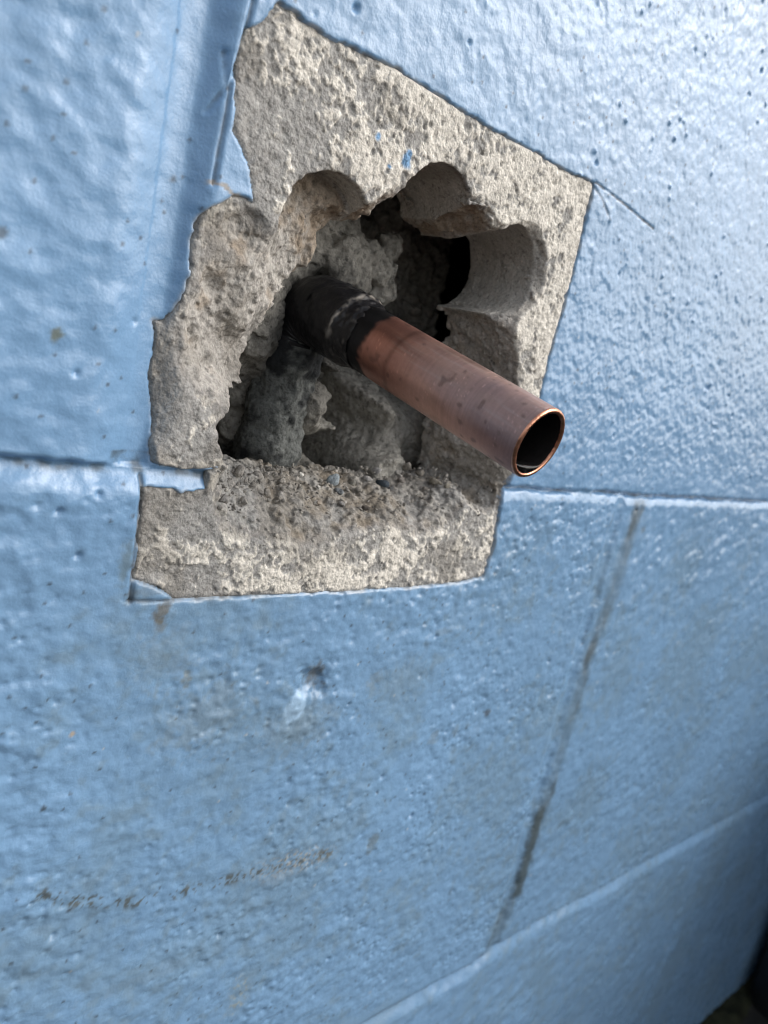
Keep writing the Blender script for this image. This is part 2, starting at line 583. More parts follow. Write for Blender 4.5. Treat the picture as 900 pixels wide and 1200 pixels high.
# ------------------------------------------------------------------ ground and air-side setting
def simple_mat(name, col, rough, scale, var):
    m, n, l, b = new_mat(name)
    tc = n.new('ShaderNodeTexCoord')
    nz = n.new('ShaderNodeTexNoise')
    nz.inputs['Scale'].default_value = scale
    nz.inputs['Detail'].default_value = 8
    l.new(tc.outputs['Object'], nz.inputs['Vector'])
    cr = n.new('ShaderNodeValToRGB')
    cr.color_ramp.elements[0].position = .3
    cr.color_ramp.elements[1].position = .72
    cr.color_ramp.elements[0].color = tuple(np.array(col) * (1 - var)) + (1,)
    cr.color_ramp.elements[1].color = tuple(np.array(col) * (1 + var)) + (1,)
    l.new(nz.outputs['Fac'], cr.inputs[0])
    l.new(cr.outputs[0], b.inputs['Base Color'])
    b.inputs['Roughness'].default_value = rough
    bp = n.new('ShaderNodeBump')
    bp.inputs['Strength'].default_value = .6
    bp.inputs['Distance'].default_value = .004
    l.new(nz.outputs['Fac'], bp.inputs['Height'])
    l.new(bp.outputs[0], b.inputs['Normal'])
    return m


M_SOIL = simple_mat('dark_soil', (.022, .020, .017), .9, 60, .5)
xs = np.unique(np.r_[-60000, -8000, np.arange(-1500, 2500, 25), 8000, 60000])
ys = np.unique(np.r_[-60000, -8000, np.arange(-900, 151, 25), 8000, 60000])
X, Y = np.meshgrid(xs, ys)
Zg = -GZ + 5 * fbm2(X, Y, 120, 3, 200) * ((np.abs(X) < 2400) & (Y > -880) & (Y < 160))
nx, ny = len(xs), len(ys)
I = np.arange(nx * ny).reshape(ny, nx)
Q = np.stack([I[:-1, :-1], I[:-1, 1:], I[1:, 1:], I[1:, :-1]], -1).reshape(-1, 4)
g = mesh('ground', np.stack([X, Y, Zg], -1).reshape(-1, 3), Q, M_SOIL)
tag(g, 'dark bare soil at the foot of the blue wall', 'ground', kind='structure')

# ------------------------------------------------------------------ the block wall
wall = empty('block_wall', (0, 0.095, 0))
tag(wall, 'blue painted concrete block wall with a broken hole round a pipe', 'wall', kind='thing')


def lines(a, b, fa, fb, df, dc=5.0):
    fa, fb = max(a, fa), min(b, fb)
    if fb <= fa:
        return np.linspace(a, b, max(2, int((b - a) / dc) + 1))
    L = []
    if fa > a:
        L += list(np.linspace(a, fa, max(2, int((fa - a) / dc) + 2))[:-1])
    L += list(np.linspace(fa, fb, max(2, int((fb - fa) / df) + 1)))
    if fb < b:
        L += list(np.linspace(fb, b, max(2, int((b - fb) / dc) + 2))[1:])
    return np.array(L)


def box_back(x0, x1, z0, z1, d0=4.5, d1=190, skip=()):  # rough sides and back of a hidden block, no front
    V = [(x, d, z) for d in (d0, d1) for (x, z) in ((x0, z0), (x1, z0), (x1, z1), (x0, z1))]
    Fb = [(0, 1, 5, 4), (1, 2, 6, 5), (2, 3, 7, 6), (3, 0, 4, 7), (4, 5, 6, 7)]
    return V, [q for k, q in enumerate(Fb) if k not in skip]


def skin(name, x0, x1, z0, z1, parent, fx=(0, -1), fz=(0, -1), df=1.0, cut=False, depth=190):
    xs = lines(x0, x1, fx[0], fx[1], df)
    zs = lines(z0, z1, fz[0], fz[1], df)
    X, Z = np.meshgrid(xs, zs)
    h = paint_height(X, Z)
    c, ra = paint_colour(X, Z, h)
    D = -h
    nz, nx = X.shape
    I = np.arange(nx * nz).reshape(nz, nx)
    Q = np.stack([I[:-1, :-1], I[:-1, 1:], I[1:, 1:], I[1:, :-1]], -1).reshape(-1, 4)
    if cut:
        sd = poly_sd(X, Z, PATCH) + 0.35 * fbm2(X, Z, 2.2, 2, 140) + .5 * fbm2(X, Z, 7, 2, 143)
        ramp = ss(0.05, -0.38, sd)
        D = D + 0.15 * ss(.8, 0, sd) + 1.7 * ramp
        e = (np.exp(-((sd - .1) / .35) ** 2) * .5 * ss(-.2, .3, fbm2(X, Z, 6, 2, 142)))[..., None]
        c = c * (1 - e) + np.array([.42, .42, .40]) * e
        e = ss(0.1, -0.2, sd)[..., None] * .75
        c = c * (1 - e) + np.array([.24, .23, .21]) * e
        keep = ~(sd.ravel()[Q] < -0.75).all(1)
        Q = Q[keep]
    V = np.stack([X, D, Z], -1).reshape(-1, 3)
    c = c.reshape(-1, 3)
    ra = ra.ravel()
    if not cut:                               # close the piece: sides and back
        ring = np.r_[I[0, :], I[1:, -1], I[-1, -2::-1], I[-2:0:-1, 0]]
        bk = V[ring].copy()
        bk[:, 1] = depth
        k = len(V) + np.arange(len(ring))
        k0 = k + len(ring)                    # own front edge for the sides, so the face keeps its shading
        S = np.stack([k0, k, np.roll(k, -1), np.roll(k0, -1)], 1)
        cor = [len(V) + i for i in (0, nx - 1, nx - 1 + nz - 1, 2 * (nx - 1) + nz - 1)]
        Q = np.r_[Q, S, np.array([cor])]
        V = np.r_[V, bk, V[ring]]
        c = np.r_[c, np.ones((len(bk), 3)) * .25, c[ring]]
        ra = np.r_[ra, np.zeros(2 * len(bk))]
    V, Q, c, ra = compact(V, Q, c, ra)
    return mesh(name, V, Q, M_PAINT, parent, c, attrs={'ra': ra})


# ------------------------------------------------------------------ the broken opening: a solid carved in 3D
H = 0.39
DX0, DX1, DZ0, DZ1, DD0, DD1 = -197.0, -66.0, -33.0, 97.0, -2.0, 33.6
gx = np.arange(DX0, DX1, H, dtype=np.float32)
gz = np.arange(DZ0, DZ1, H, dtype=np.float32)
gd = np.arange(DD0, DD1, H, dtype=np.float32)
GXX, GZZ = np.meshgrid(gx, gz, indexing='ij')
sdP = poly_sd(GXX, GZZ, PATCH)
SPALL = [  # px, py, depth of the broken surface
    # still at face level
    (300, 60, -4), (330, 40, -5), (290, 150, -3), (310, 200, -2.5), (380, 100, -6), (350, 170, -3), (400, 170, -3), (440, 180, -3), (470, 130, -6), (560, 160, -5),
    (500, 170, -3), (590, 210, -4), (660, 230, -5), (660, 300, -4), (650, 350, -3), (630, 400, -2.5), (622, 450, -2), (455, 200, -2), (570, 225, -2),
    (200, 600, -3), (190, 650, -4), (230, 680, -4), (300, 680, -4), (400, 680, -4), (500, 670, -4), (560, 640, -3), (570, 610, -1.5), (330, 660, -2),
    (430, 650, -2), (235, 640, -2),
    (305, 230, -1), (312, 235, -1), (205, 500, -.6), (220, 530, -.6), (195, 470, -.5), (240, 515, .2), (192, 535, -.6),
    # where the face breaks away
    (252, 243, .8), (275, 240, .9), (300, 243, 1), (311, 256, .8), (321, 264, .8), (328, 250, .8), (337, 234, .8), (424, 240, 1.5), (446, 231, 1.2), (462, 221, 1),
    (559, 236, .8), (577, 250, .8), (592, 264, .8), (640, 300, .6), (638, 330, .6), (622, 362, .7), (604, 380, .8), (608, 402, .8), (612, 440, .8), (612, 470, .8), (608, 500, .9),
    (602, 535, 1.2), (596, 560, 1.2), (588, 582, 1), (562, 599, 1), (530, 612, 1), (500, 627, 1), (470, 622, 1), (440, 618, 1), (400, 630, 1),
    (370, 640, 1), (330, 634, 1), (292, 633, 1), (272, 629, 1), (257, 618, 1), (249, 598, 1), (247, 576, 1),
    # left ledges
    (232, 300, 1.4), (240, 270, 1.6), (265, 262, 2.2), (300, 265, 2.8), (282, 303, 3.4), (255, 310, 3), (230, 340, 2.6), (250, 335, 5.5), (268, 358, 6.5),
    (284, 384, 9.5), (275, 345, 5.0), (297, 362, 10), (300, 318, 6), (320, 298, 8), (340, 280, 9), (352, 262, 9), (368, 246, 9.5), (392, 242, 9.5),
    (414, 256, 12), (401, 259, 13.5), (388, 258, 14), (383, 267, 14), (372, 278, 13.5), (370, 298, 13), (354, 311, 13), (334, 324, 13), (319, 349, 14),
    (299, 380, 15), (290, 389, 16), (283, 403, 16), (283, 427, 16), (280, 453, 17), (200, 400, 2.2), (230, 398, 6), (255, 400, 9.5), (272, 402, 13),
    (212, 420, 2.4), (240, 424, 6.5), (262, 438, 9), (195, 430, 1.2), (216, 436, 1.8), (223, 452, 1.2), (240, 471, 1.4), (260, 484, 2.0), (266, 470, 4.6), (253, 448, 5),
    (257, 505, 1.5), (262, 542, 1.2),
    # between the drillings
    (438, 243, 6), (455, 232, 3.5), (530, 256, 12), (545, 262, 8.5), (560, 268, 6), (576, 272, 4), (540, 282, 14), (520, 264, 15),
    # right wall of the opening
     (618, 388, -2.5), (622, 415, -2.5), (600, 400, 2), (600, 440, 2),
    (540, 520, 13), (510, 520, 22), (560, 540, 8.5), (578, 552, 4),
    # crumbled sill
    (300, 605, 5), (350, 607, 6), (400, 602, 6), (450, 594, 6.5), (500, 590, 7.5), (540, 580, 6), (290, 578, 9.5), (340, 577, 12), (390, 580, 12.5),
    (440, 574, 14), (490, 566, 16), (520, 560, 15), (262, 549, 14), (300, 551, 19), (350, 553, 21), (400, 557, 23), (450, 554, 25), (490, 549, 27),
    (265, 575, 6), (262, 600, 3)]
tps = TPS(wp([p for p in SPALL]), np.array([p[2] for p in SPALL], float), 0.8)
S = tps(GXX, GZZ).astype(np.float32)
OPEN = wp([(414, 257, 12), (401, 259, 13.5), (388, 258, 14), (383, 267, 14), (372, 278, 13.5), (370, 298, 13), (354, 311, 13), (334, 324, 13),
           (319, 349, 14), (299, 380, 15), (290, 389, 16), (283, 403, 16), (283, 427, 16), (280, 446, 15), (268, 458, 7), (266, 472, 4), (259, 490, 2), (255, 505, 1.5),
           (258, 522, 1.3), (263, 543, 1.5), (268, 549, 14), (300, 551, 20), (350, 553, 22), (400, 557, 24), (450, 554, 26), (490, 549, 28), (500, 528, 26),
           (520, 498, 20), (560, 478, 10), (603, 464, 2), (606, 440, 1.2), (604, 405, 1.2), (598, 384, 1.0), (578, 366, 5), (585, 330, 5), (570, 300, 6), (545, 288, 12),
           (527, 272, 15), (516, 264, 15), (492, 246, 17), (472, 229, 12), (464, 226, 3), (446, 238, 5), (429, 248, 8)])
CREAM_P = [(300, 60, .45), (330, 40, .7), (290, 120, -.1), (300, 190, -.2), (345, 110, .45), (380, 90, .35), (350, 180, .1), (410, 110, .5), (430, 170, .6), (480, 130, .6),
           (550, 180, .7), (620, 230, .8), (670, 250, .8), (655, 350, .75), (630, 430, .7), (560, 230, .6), (180, 590, -.2), (230, 590, -.2), (180, 640, .4), (210, 655, .5),
           (230, 690, .0), (290, 655, .65), (260, 690, .2), (330, 680, .5), (400, 670, .6), (480, 660, .5), (540, 650, .3), (560, 620, .3), (500, 620, .4),
           (210, 500, .0), (195, 530, .2), (240, 530, .0), (240, 548, .8), (250, 260, .2), (230, 320, .3)]


def cream_map(x, z):                         # the thin cream laitance that survives on the ground face, 0..1
    cr = idw(x, z, wp([p[:2] for p in CREAM_P]), [p[2] for p in CREAM_P])[..., 0]
    n0 = fbm2(x, z, 13, 3, 405, .55)
    n1 = fbm2(x, z, 5.5, 4, 400, .6)
    n2 = fbm2(x, z * .8, 1.9, 3, 410, .6)
    return ss(-.06, .10, n0 * .55 + n1 * .42 + n2 * .48 + (cr - .42) * .85)


sdO = poly_sd(GXX, GZZ, OPEN)
Hp = paint_height(GXX, GZZ)
inside = ss(0.3, -0.4, sdP)
face = 0.62 - 0.42 * cream_map(GXX, GZZ) + 0.30 * fbm2(GXX, GZZ, 26, 2, 150)
kerf_w = ss(-120, -80, GXX) + ss(70, 84, GZZ - .25 * (GXX + 130)) + .35
kerf = 0.28 * np.clip(kerf_w, 0, 1) * np.exp(-((sdP + .3) / .4) ** 2) * np.clip(1 + 1.2 * fbm2(GXX, GZZ, 8, 2, 151), .2, 1.6)
face = face + 0.8 * joints(GXX, GZZ) * ss(-184, -189, GXX) * ss(3, 8, GZZ)
base = (-Hp + 1.3) * (1 - inside) + (face + kerf) * inside
base = base.astype(np.float32)
S = np.where(sdP > -.2, np.minimum(S, base), S)
S = np.clip(S, -3, 36)
brk = ss(0.4, 2.2, S - base)                                   # 0 = ground face, 1 = broken stone
hf = np.maximum(base, S)
g0, g1 = np.gradient(hf, H)
nrm = np.sqrt(1 + np.clip(g0 ** 2 + g1 ** 2, 0, 20)).astype(np.float32)
f = (hf[:, :, None] - gd[None, None, :]) / nrm[:, :, None]     # negative in the stone
drill_d = []
for k, (cx, cz, r) in enumerate(DRILL):
    cyl = (r - np.hypot(GXX - cx, GZZ - cz)).astype(np.float32)   # positive inside the drilling
    drill_d.append(cyl)
    c3 = cyl[:, :, None]
    if k == 0:                                                  # drilled part way, its floor broken out
        c3 = np.minimum(c3, (8.5 - gd)[None, None, :])
    elif k == 2:
        c3 = np.minimum(c3, (34 - gd)[None, None, :])
    f = np.maximum(f, c3)
f = np.maximum(f, -sdO[:, :, None].astype(np.float32))
thick = 31.5 - 3.0 * ss(-134, -112, GXX)                        # the face shell thins to the right
f = np.maximum(f, gd[None, None, :] - thick[:, :, None].astype(np.float32))
# rough fracture: displace in a narrow band only
idx = np.nonzero(np.abs(f) < 3.2)
bx, bz, bd = gx[idx[0]], gz[idx[1]], gd[idx[2]]
bk = brk[idx[0], idx[1]]
dmin = np.max(np.stack([np.abs(c)[idx[0], idx[1]] < .9 for c in drill_d]), 0)
deep = np.maximum(bk, ss(2.2, 3.4, bd - base[idx[0], idx[1]]))
smooth_wall = dmin * ss(1.0, 2.0, bd - base[idx[0], idx[1]])
rough = deep * (1 - .8 * smooth_wall)
n = 1.5 * np.abs(p3(bx / 8.5, bz / 8.5, bd / 8.5, 305)) - .3 + 0.6 * fbm3(bx, bz, bd, 9.0, 2, 300) + 0.62 * fbm3(bx, bz, bd, 3.2, 2, 310) + 0.42 * p3(bx / 1.15, bz / 1.15, bd / 1.15, 320)
crumb = ss(4, -2, bz) * deep                                    # the sill is loose and crumbly
n = n + .72 * crumb * (.25 - 1.3 * np.abs(p3(bx / 3.0, bz / 3.0, bd / 3.0, 330)) + .8 * p3(bx / 1.7, bz / 1.7, bd / 1.7, 335) + .5 * p3(bx / .95, bz / .95, bd / .95, 340))
gr = 0.42 * fbm3(bx, bz, bd, 2.3, 2, 350) + 0.52 * p3(bx / 1.05, bz / 1.05, bd / 1.05, 360)
# pits in the ground face
pd, pr = cells(bx, bz, 3.1, 31)
pit = np.where(pr > .45, np.exp(-(pd / (.45 + .55 * pr)) ** 2), 0)
pd, pr = cells(bx, bz * .8, 1.75, 37)
gr = gr + 0.6 * pit + 0.85 * np.where(pr > .5, np.exp(-(pd / (.30 + .32 * pr)) ** 2), 0) * ss(-.25, .3, fbm2(bx, bz, 9, 2, 362))
ins_b = inside[idx[0], idx[1]]
facet = ss(-104, -98, bx) * ss(51, 47, bz) * ss(8, 14, bz) * ss(3, 5, bd)
n = n * (1 + .5 * facet) + facet * .5 * np.abs(p3(bx / 5, bz / 5, bd / 5, 370))
f[idx] += ((n * 1.9) * rough + (1 - deep) * gr * 0.55 * ins_b).astype(np.float32)
grid = openvdb.FloatGrid(3.0)
grid.copyFromArray(f)
pts, quads = grid.convertToQuads(isovalue=0.0)
del f
pts = np.asarray(pts, np.float64)
V = np.stack([DX0 + pts[:, 0] * H, DD0 + pts[:, 2] * H, DZ0 + pts[:, 1] * H], 1)
Q = np.asarray(quads, np.int64)
# make faces point out of the stone
a, b_, c_ = V[Q[:, 0]], V[Q[:, 1]], V[Q[:, 2]]
nf = np.cross(b_ - a, c_ - a)
fr = np.abs(nf[:, 1]) > .8 * np.linalg.norm(nf, axis=1)
if nf[fr & (V[Q[:, 0], 1] < 3), 1].mean() > 0:
    Q = Q[:, ::-1]


def sample(A, x, z):
    i = np.clip(((x - DX0) / H).astype(int), 0, len(gx) - 1)
    j = np.clip(((z - DZ0) / H).astype(int), 0, len(gz) - 1)
    return A[i, j]


BROWN_P = [(380, 236, .8), (405, 235, .9), (345, 245, .5), (345, 600, .42), (360, 620, .4), (300, 560, .1), (545, 258, .8), (560, 270, .6), (440, 235, .5), (480, 575, .2),
           (260, 280, .5), (240, 320, .4), (300, 330, .1), (560, 420, .35), (230, 450, 0), (210, 500, 0), (430, 590, .5), (270, 590, 0), (560, 540, .3), (320, 290, .2), (610, 330, .05)]


GRIME_P = [(300, 80, .2), (400, 110, -.3), (560, 180, -.3), (660, 280, -.3), (240, 300, .5), (230, 400, .4), (215, 510, .6), (190, 600, .5), (300, 690, .1), (350, 600, .8),
           (450, 600, .6), (540, 640, .3), (420, 680, -.1), (330, 280, 0), (550, 560, .6)]


def conc_colour(V):
    x, d, z = V[:, 0], V[:, 1], V[:, 2]
    fb = sample(base, x, z)
    dep = d - fb
    n1 = fbm2(x, z, 5.5, 4, 400, .6)
    n2 = fbm2(x, z, 1.7, 3, 410, .6)
    cream = cream_map(x, z)
    grey = np.array([.36, .35, .332])
    crm = np.array([.69, .65, .58])
    fc = grey + (crm - grey) * cream[:, None]
    fc = fc * (1 + .20 * n2 + .15 * n1)[:, None]
    por = ss(.09, -.01, np.abs(fbm2(x * 1.25, z * .85, 2.0, 2, 415))) * ss(-.2, .2, fbm2(x, z, 4, 2, 417) + .10)
    fc = fc * (1 - .62 * por[:, None]) + np.array([.15, .135, .12]) * .62 * por[:, None]
    pit = ss(.35, 1.1, dep)                                     # face colour darkens with depth in the pores
    fc = fc * (1 - .45 * pit[:, None]) + np.array([.16, .145, .13]) * (.45 * pit[:, None])
    n3 = fbm3(x, d, z, 6.0, 3, 420, .6)
    n4 = fbm3(x, d, z, 1.6, 2, 430, .6)
    br = idw(x, z, wp([(p[0], p[1], 7) for p in BROWN_P]), [p[2] for p in BROWN_P])[:, 0]
    sp = np.array([.43, .405, .37]) * (1 + .3 * n3 + .42 * n4)[:, None]
    sp = sp * (1 - .5 * ss(.15, .5, n4)[:, None] * .6)
    bw = ss(.15, .75, br + .7 * n3 - .1)[:, None] * .8
    sp = sp * (1 - bw) + np.array([.27, .205, .14]) * (1 + .35 * n4)[:, None] * bw
    agg = ss(.34, .42, fbm3(x, d, z, 3.2, 1, 440))[:, None]     # small stones in the fracture
    sp = sp * (1 - agg * .6) + np.array([.40, .385, .36]) * agg * .6
    sill = (ss(6, -3, z) * ss(.8, 3, dep))[:, None]
    sc_ = np.array([.345, .335, .315]) * (1 + .4 * n4 + .2 * n3)[:, None]
    sb = ss(.15, .7, br + .6 * n3)[:, None] * .7
    sc_ = sc_ * (1 - sb) + np.array([.185, .145, .095]) * sb
    sp = sp * (1 - sill) + sc_ * sill
    wallm = np.max(np.stack([np.exp(-((np.hypot(x - cx, z - cz) - r) / .8) ** 2) for cx, cz, r in DRILL]), 0) * ss(1, 2.5, dep)
    wallm = wallm[:, None] * .85
    dr = np.array([.47, .45, .41]) * (1 + .22 * fbm3(x * .25, d, z * .25, 2.6, 3, 450) + .12 * n3)[:, None]
    sp = sp * (1 - wallm) + dr * wallm
    t = ss(.9, 2.6, dep)[:, None]
    c = fc * (1 - t) + sp * t
    # flecks of blue paint left on the ground face, blue edges of the skin
    for px, py, r in ((444, 160, .9), (478, 188, 1.7), (480, 182, 1.2), (458, 195, .5)):
        q = W(px, py)
        a = (1 - ss(.5, 1.1, np.hypot(x - q[0], (z - q[2]) * .75) / r + .3 * n2)) * ss(2, 1, dep)
        c = c * (1 - a[:, None]) + BLUE * a[:, None]
    gd_ = ss(.02, .42, fbm2(x, z, 17, 4, 460) + .45 * idw(x, z, wp([p[:2] for p in GRIME_P]), [p[2] for p in GRIME_P])[:, 0] - .12)[:, None] * .42
    c = c * (1 - gd_) + np.array([.20, .18, .15]) * (1 + .4 * n4)[:, None] * gd_    # handled, sooty, damp patches
    sdv = sample(sdP, x, z)
    soot_or_dark = ss(1.6, .2, -sdv)[:, None] * ss(1.6, .6, dep)[:, None] * .35 * ss(-.2, .3, n1)[:, None]  # colour darkens along the border of the bare face
    return c * (1 - soot_or_dark) + np.array([.12, .11, .10]) * soot_or_dark


cz_ = V[Q].mean(1)[:, 2]
BZ0, BZ1 = -6.0, 2.2                                            # the middle bed joint
pieces = {}
for nm, msk in (('upper', cz_ > BZ1), ('mortar', (cz_ <= BZ1) & (cz_ > BZ0)), ('lower', cz_ <= BZ0)):
    pieces[nm] = compact(V, Q[msk])


def broken_block(nm, x0, x1, z0, z1, name='block', depth=190, skip=()):
    Vp, Qp = pieces[nm]
    bv, bf = box_back(x0, x1, z0, z1, d1=depth, skip=skip)
    k = len(Vp)
    cc = np.r_[conc_colour(Vp), np.ones((8, 3)) * .22]
    Vp = np.r_[Vp, np.array(bv, float)]
    Qp = np.r_[Qp, np.array(bf) + k]
    return mesh(name, Vp, Qp, M_CONC, wall, cc)


XL = -190.0                                                     # left end of the holed block
up = broken_block('upper', XL - 0.5, 192, BZ1, 195, skip=(0,))
up['label'] = 'block broken open and drilled round the pipe'
skin('paint_coat', XL, 192, BZ1, 195, up, (-190, 112), (BZ1, 172), 0.42, cut=True)
lowb = broken_block('lower', -398, -13.5, -195, BZ0, skip=(2,))
lowb['label'] = 'block below the hole with its top edge bared'
skin('paint_coat', -398, -13.5, -194.5, BZ0, lowb, (-232, -13), (-195, BZ0), 0.46, cut=True)
mort = broken_block('mortar', -260, 200, BZ0, BZ1, 'mortar_joint', 190, skip=(0, 2))
skin('paint_coat', -260, 200, BZ0, BZ1, mort, (-232, 112), (BZ0, BZ1), 0.42, cut=True)
# head joint left of the holed block: bared a little at its edge
hj_b = mesh('mortar_joint', np.array([(-206.5, 30, BZ1), (XL - .6, 30, BZ1), (XL - .6, 30, 195), (-206.5, 30, 195), (-206.5, 190, BZ1), (XL - .6, 190, BZ1), (XL - .6, 190, 195), (-206.5, 190, 195)]),
            np.array([(0, 1, 2, 3), (4, 7, 6, 5), (0, 4, 5, 1), (1, 5, 6, 2), (2, 6, 7, 3), (3, 7, 4, 0)]), M_CONC, wall, np.ones((8, 3)) * .25, smooth=False)
skin('paint_coat', -206.5, XL, BZ1, 195, hj_b, (-207, XL), (BZ1, 100), 0.4, cut=True)

# the unbroken blocks and joints round it
skin('block', -590, -206.5, BZ1, 195, wall, (-242, -206), (BZ1, 92), 0.5)
skin('block', 200, 590, BZ1, 195, wall)
skin('mortar_joint', 192, 200, BZ1, 195, wall)
skin('mortar_joint', -600, -260, BZ0, BZ1, wall)
skin('mortar_joint', 200, 980, BZ0, BZ1, wall)
skin('block', -3, 382, -194.5, BZ0, wall, (-3, 345), (-195, BZ0), 0.85)
skin('mortar_joint', -13.5, -3, -194.5, BZ0, wall, (-14, -3), (-195, BZ0), 0.6)
skin('mortar_joint', 382, 392, -194.5, BZ0, wall, (382, 392), (-195, BZ0), 2)
skin('block', 392, 780, -194.5, BZ0, wall)
skin('block', -600, -408, -194.5, BZ0, wall)
skin('mortar_joint', -408, -398, -194.5, BZ0, wall)
skin('mortar_joint', -600, 980, -206.5, -194.5, wall, (-60, 470), (-207, -194), 0.9)
skin('block', -203, 181.5, -400, -206.5, wall, (-80, 182), (-400, -206), 1.2)
skin('mortar_joint', 181.5, 192, -400, -206.5, wall, (181, 192), (-400, -206), 1.2)
skin('block', 192, 577, -400, -206.5, wall, (192, 480), (-400, -206), 1.3)
skin('mortar_joint', 577, 587, -400, -206.5, wall)
skin('block', 587, 980, -400, -206.5, wall)
skin('mortar_joint', -213, -203, -400, -206.5, wall)
skin('block', -598, -213, -400, -206.5, wall)
skin('mortar_joint', -600, 600, 195, 205, wall)
skin('block', -398, -13.5, 205, 395, wall)
skin('mortar_joint', -13.5, -3, 205, 395, wall)
skin('block', -3, 382, 205, 395, wall)

# ------------------------------------------------------------------ what lies inside the hollow block
HC = 0.62
FILL = [(395, 292, 33), (430, 280, 36), (456, 298, 38), (445, 266, 48), (462, 322, 42), (440, 340, 37), (476, 300, 115), (480, 335, 115), (474, 372, 110), (470, 258, 100), (500, 236, 115), (420, 322, 34), (392, 322, 34), (345, 325, 30), (370, 300, 32),
        (322, 358, 24), (312, 398, 24), (330, 395, 27), (303, 412, 27), (345, 350, 52), (370, 350, 60), (395, 365, 60), (420, 380, 55), (338, 395, 62), (332, 430, 75),
        (420, 262, 60), (450, 247, 66), (480, 245, 105), (500, 270, 120), (505, 300, 120), (500, 350, 120), (512, 390, 110), (535, 300, 130), (530, 250, 120), (505, 330, 140), (515, 370, 140),
        (400, 440, 35), (435, 460, 32), (470, 480, 32), (500, 490, 34), (430, 520, 34), (468, 530, 36), (490, 540, 33), (395, 500, 33), (412, 540, 33), (372, 545, 36),
        (345, 470, 50), (335, 520, 50), (310, 500, 80), (292, 490, 90), (292, 440, 85), (268, 530, 95), (300, 542, 95), (276, 468, 44), (268, 500, 45), (350, 430, 52), (380, 460, 35), (372, 490, 35), (385, 430, 38),
        (450, 420, 44), (480, 440, 46), (520, 440, 40), (520, 500, 36), (540, 540, 34)]
ftps = TPS(wp(FILL), np.array([p[2] for p in FILL], float), 1.0)
fx0, fx1, fz0, fz1, fd0, fd1 = -200.0, -56.0, -14.0, 98.0, 20.0, 96.0
hx = np.arange(fx0, fx1, HC, dtype=np.float32)
hz = np.arange(fz0, fz1, HC, dtype=np.float32)
hd = np.arange(fd0, fd1, HC, dtype=np.float32)
FX, FZ = np.meshgrid(hx, hz, indexing='ij')
fh = np.clip(ftps(FX, FZ), 22.5, 84 + 5 * fbm2(FX, FZ, 14, 2, 505)).astype(np.float32)
edge = poly_sd(FX, FZ, OPEN)
fh = fh + ss(5, 16, edge) * np.minimum(60 - fh, 0) * ss(-118, -135, FX) + ss(-122, -112, FX) * ss(12, 30, FZ) * (66 + 6 * fbm2(FX, FZ, 12, 3, 506) - fh)
g0, g1 = np.gradient(fh, HC)
f = (fh[:, :, None] - hd[None, None, :]) / np.sqrt(1 + np.clip(g0 ** 2 + g1 ** 2, 0, 12))[:, :, None]
f = f.astype(np.float32)
for px, py, D, r in [(398, 318, 33, 6), (388, 308, 34, 4.5), (420, 330, 35, 4.5), (444, 318, 37, 4.5), (446, 340, 38, 4.5), (430, 300, 37, 5), (455, 290, 39, 4.5), (405, 290, 34, 5),
                     (300, 405, 27, 3.2), (278, 462, 44, 4.5), (272, 498, 46, 5)]:
    q = W(px, py, D)
    s_ = np.sqrt((FX - q[0])[:, :, None] ** 2 + (FZ - q[2])[:, :, None] ** 2 + ((hd - q[1]) ** 2)[None, None, :]) - r
    kk = np.clip(.5 + .5 * (f - s_) / 2.0, 0, 1)
    f = f * (1 - kk) + s_ * kk - 2.0 * kk * (1 - kk)
idx = np.nonzero(np.abs(f) < 4)
bx, bz, bd = hx[idx[0]], hz[idx[1]], hd[idx[2]]
slab = ss(22, 14, bz) * ss(-160, -150, bx)
n = 1.2 * fbm3(bx, bz, bd, 11, 2, 500) + (1.5 - .8 * slab) * fbm3(bx, bz, bd, 4.2, 3, 510)
lump = (-1.6 * (np.abs(p3(bx / 5.0, bz / 5.0, bd / 5.0, 520)) - .22) - 1.4 * (np.abs(p3(bx / 2.4, bz / 2.4, bd / 2.4, 521)) - .2)) * (1 - .6 * slab)
n = n + 1.25 * p3(bx / 1.8, bz / 1.8, bd / 1.8, 523) + 1.2 * np.abs(p3(bx / 6, bz / 6, bd / 6, 524))
f[idx] += (n + lump).astype(np.float32)
grid = openvdb.FloatGrid(4.0)
grid.copyFromArray(f)
pts, quads = grid.convertToQuads(isovalue=0.0)
del f
pts = np.asarray(pts, np.float64)
V = np.stack([fx0 + pts[:, 0] * HC, fd0 + pts[:, 2] * HC, fz0 + pts[:, 1] * HC], 1)
Q = np.asarray(quads, np.int64)
n3 = fbm3(V[:, 0], V[:, 1], V[:, 2], 9, 3, 530)
n4 = fbm3(V[:, 0], V[:, 1], V[:, 2], 2.5, 3, 540)
fc = np.array([.33, .318, .285]) * (1 + .35 * n3 + .4 * n4)[:, None]
dark = ss(.1, .45, n3 + .4 * n4)[:, None] * .5
fc = fc * (1 - dark) + np.array([.12, .115, .105]) * dark
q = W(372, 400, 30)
soot_or_dark = ss(31, 10, np.sqrt((V[:, 0] - q[0]) ** 2 + (V[:, 2] - q[2]) ** 2 + .4 * (V[:, 1] - q[1]) ** 2) + 5 * n3)[:, None] * .8  # sooty stain round the fitting, widened to paint in the void's shade
fc = fc * (1 - soot_or_dark) + np.array([.03, .03, .03]) * soot_or_dark
fill = mesh('mortar_fill', V, Q, M_FILL, wall, fc)
fill['label'] = 'lumpy grey mortar packed inside the hollow block'

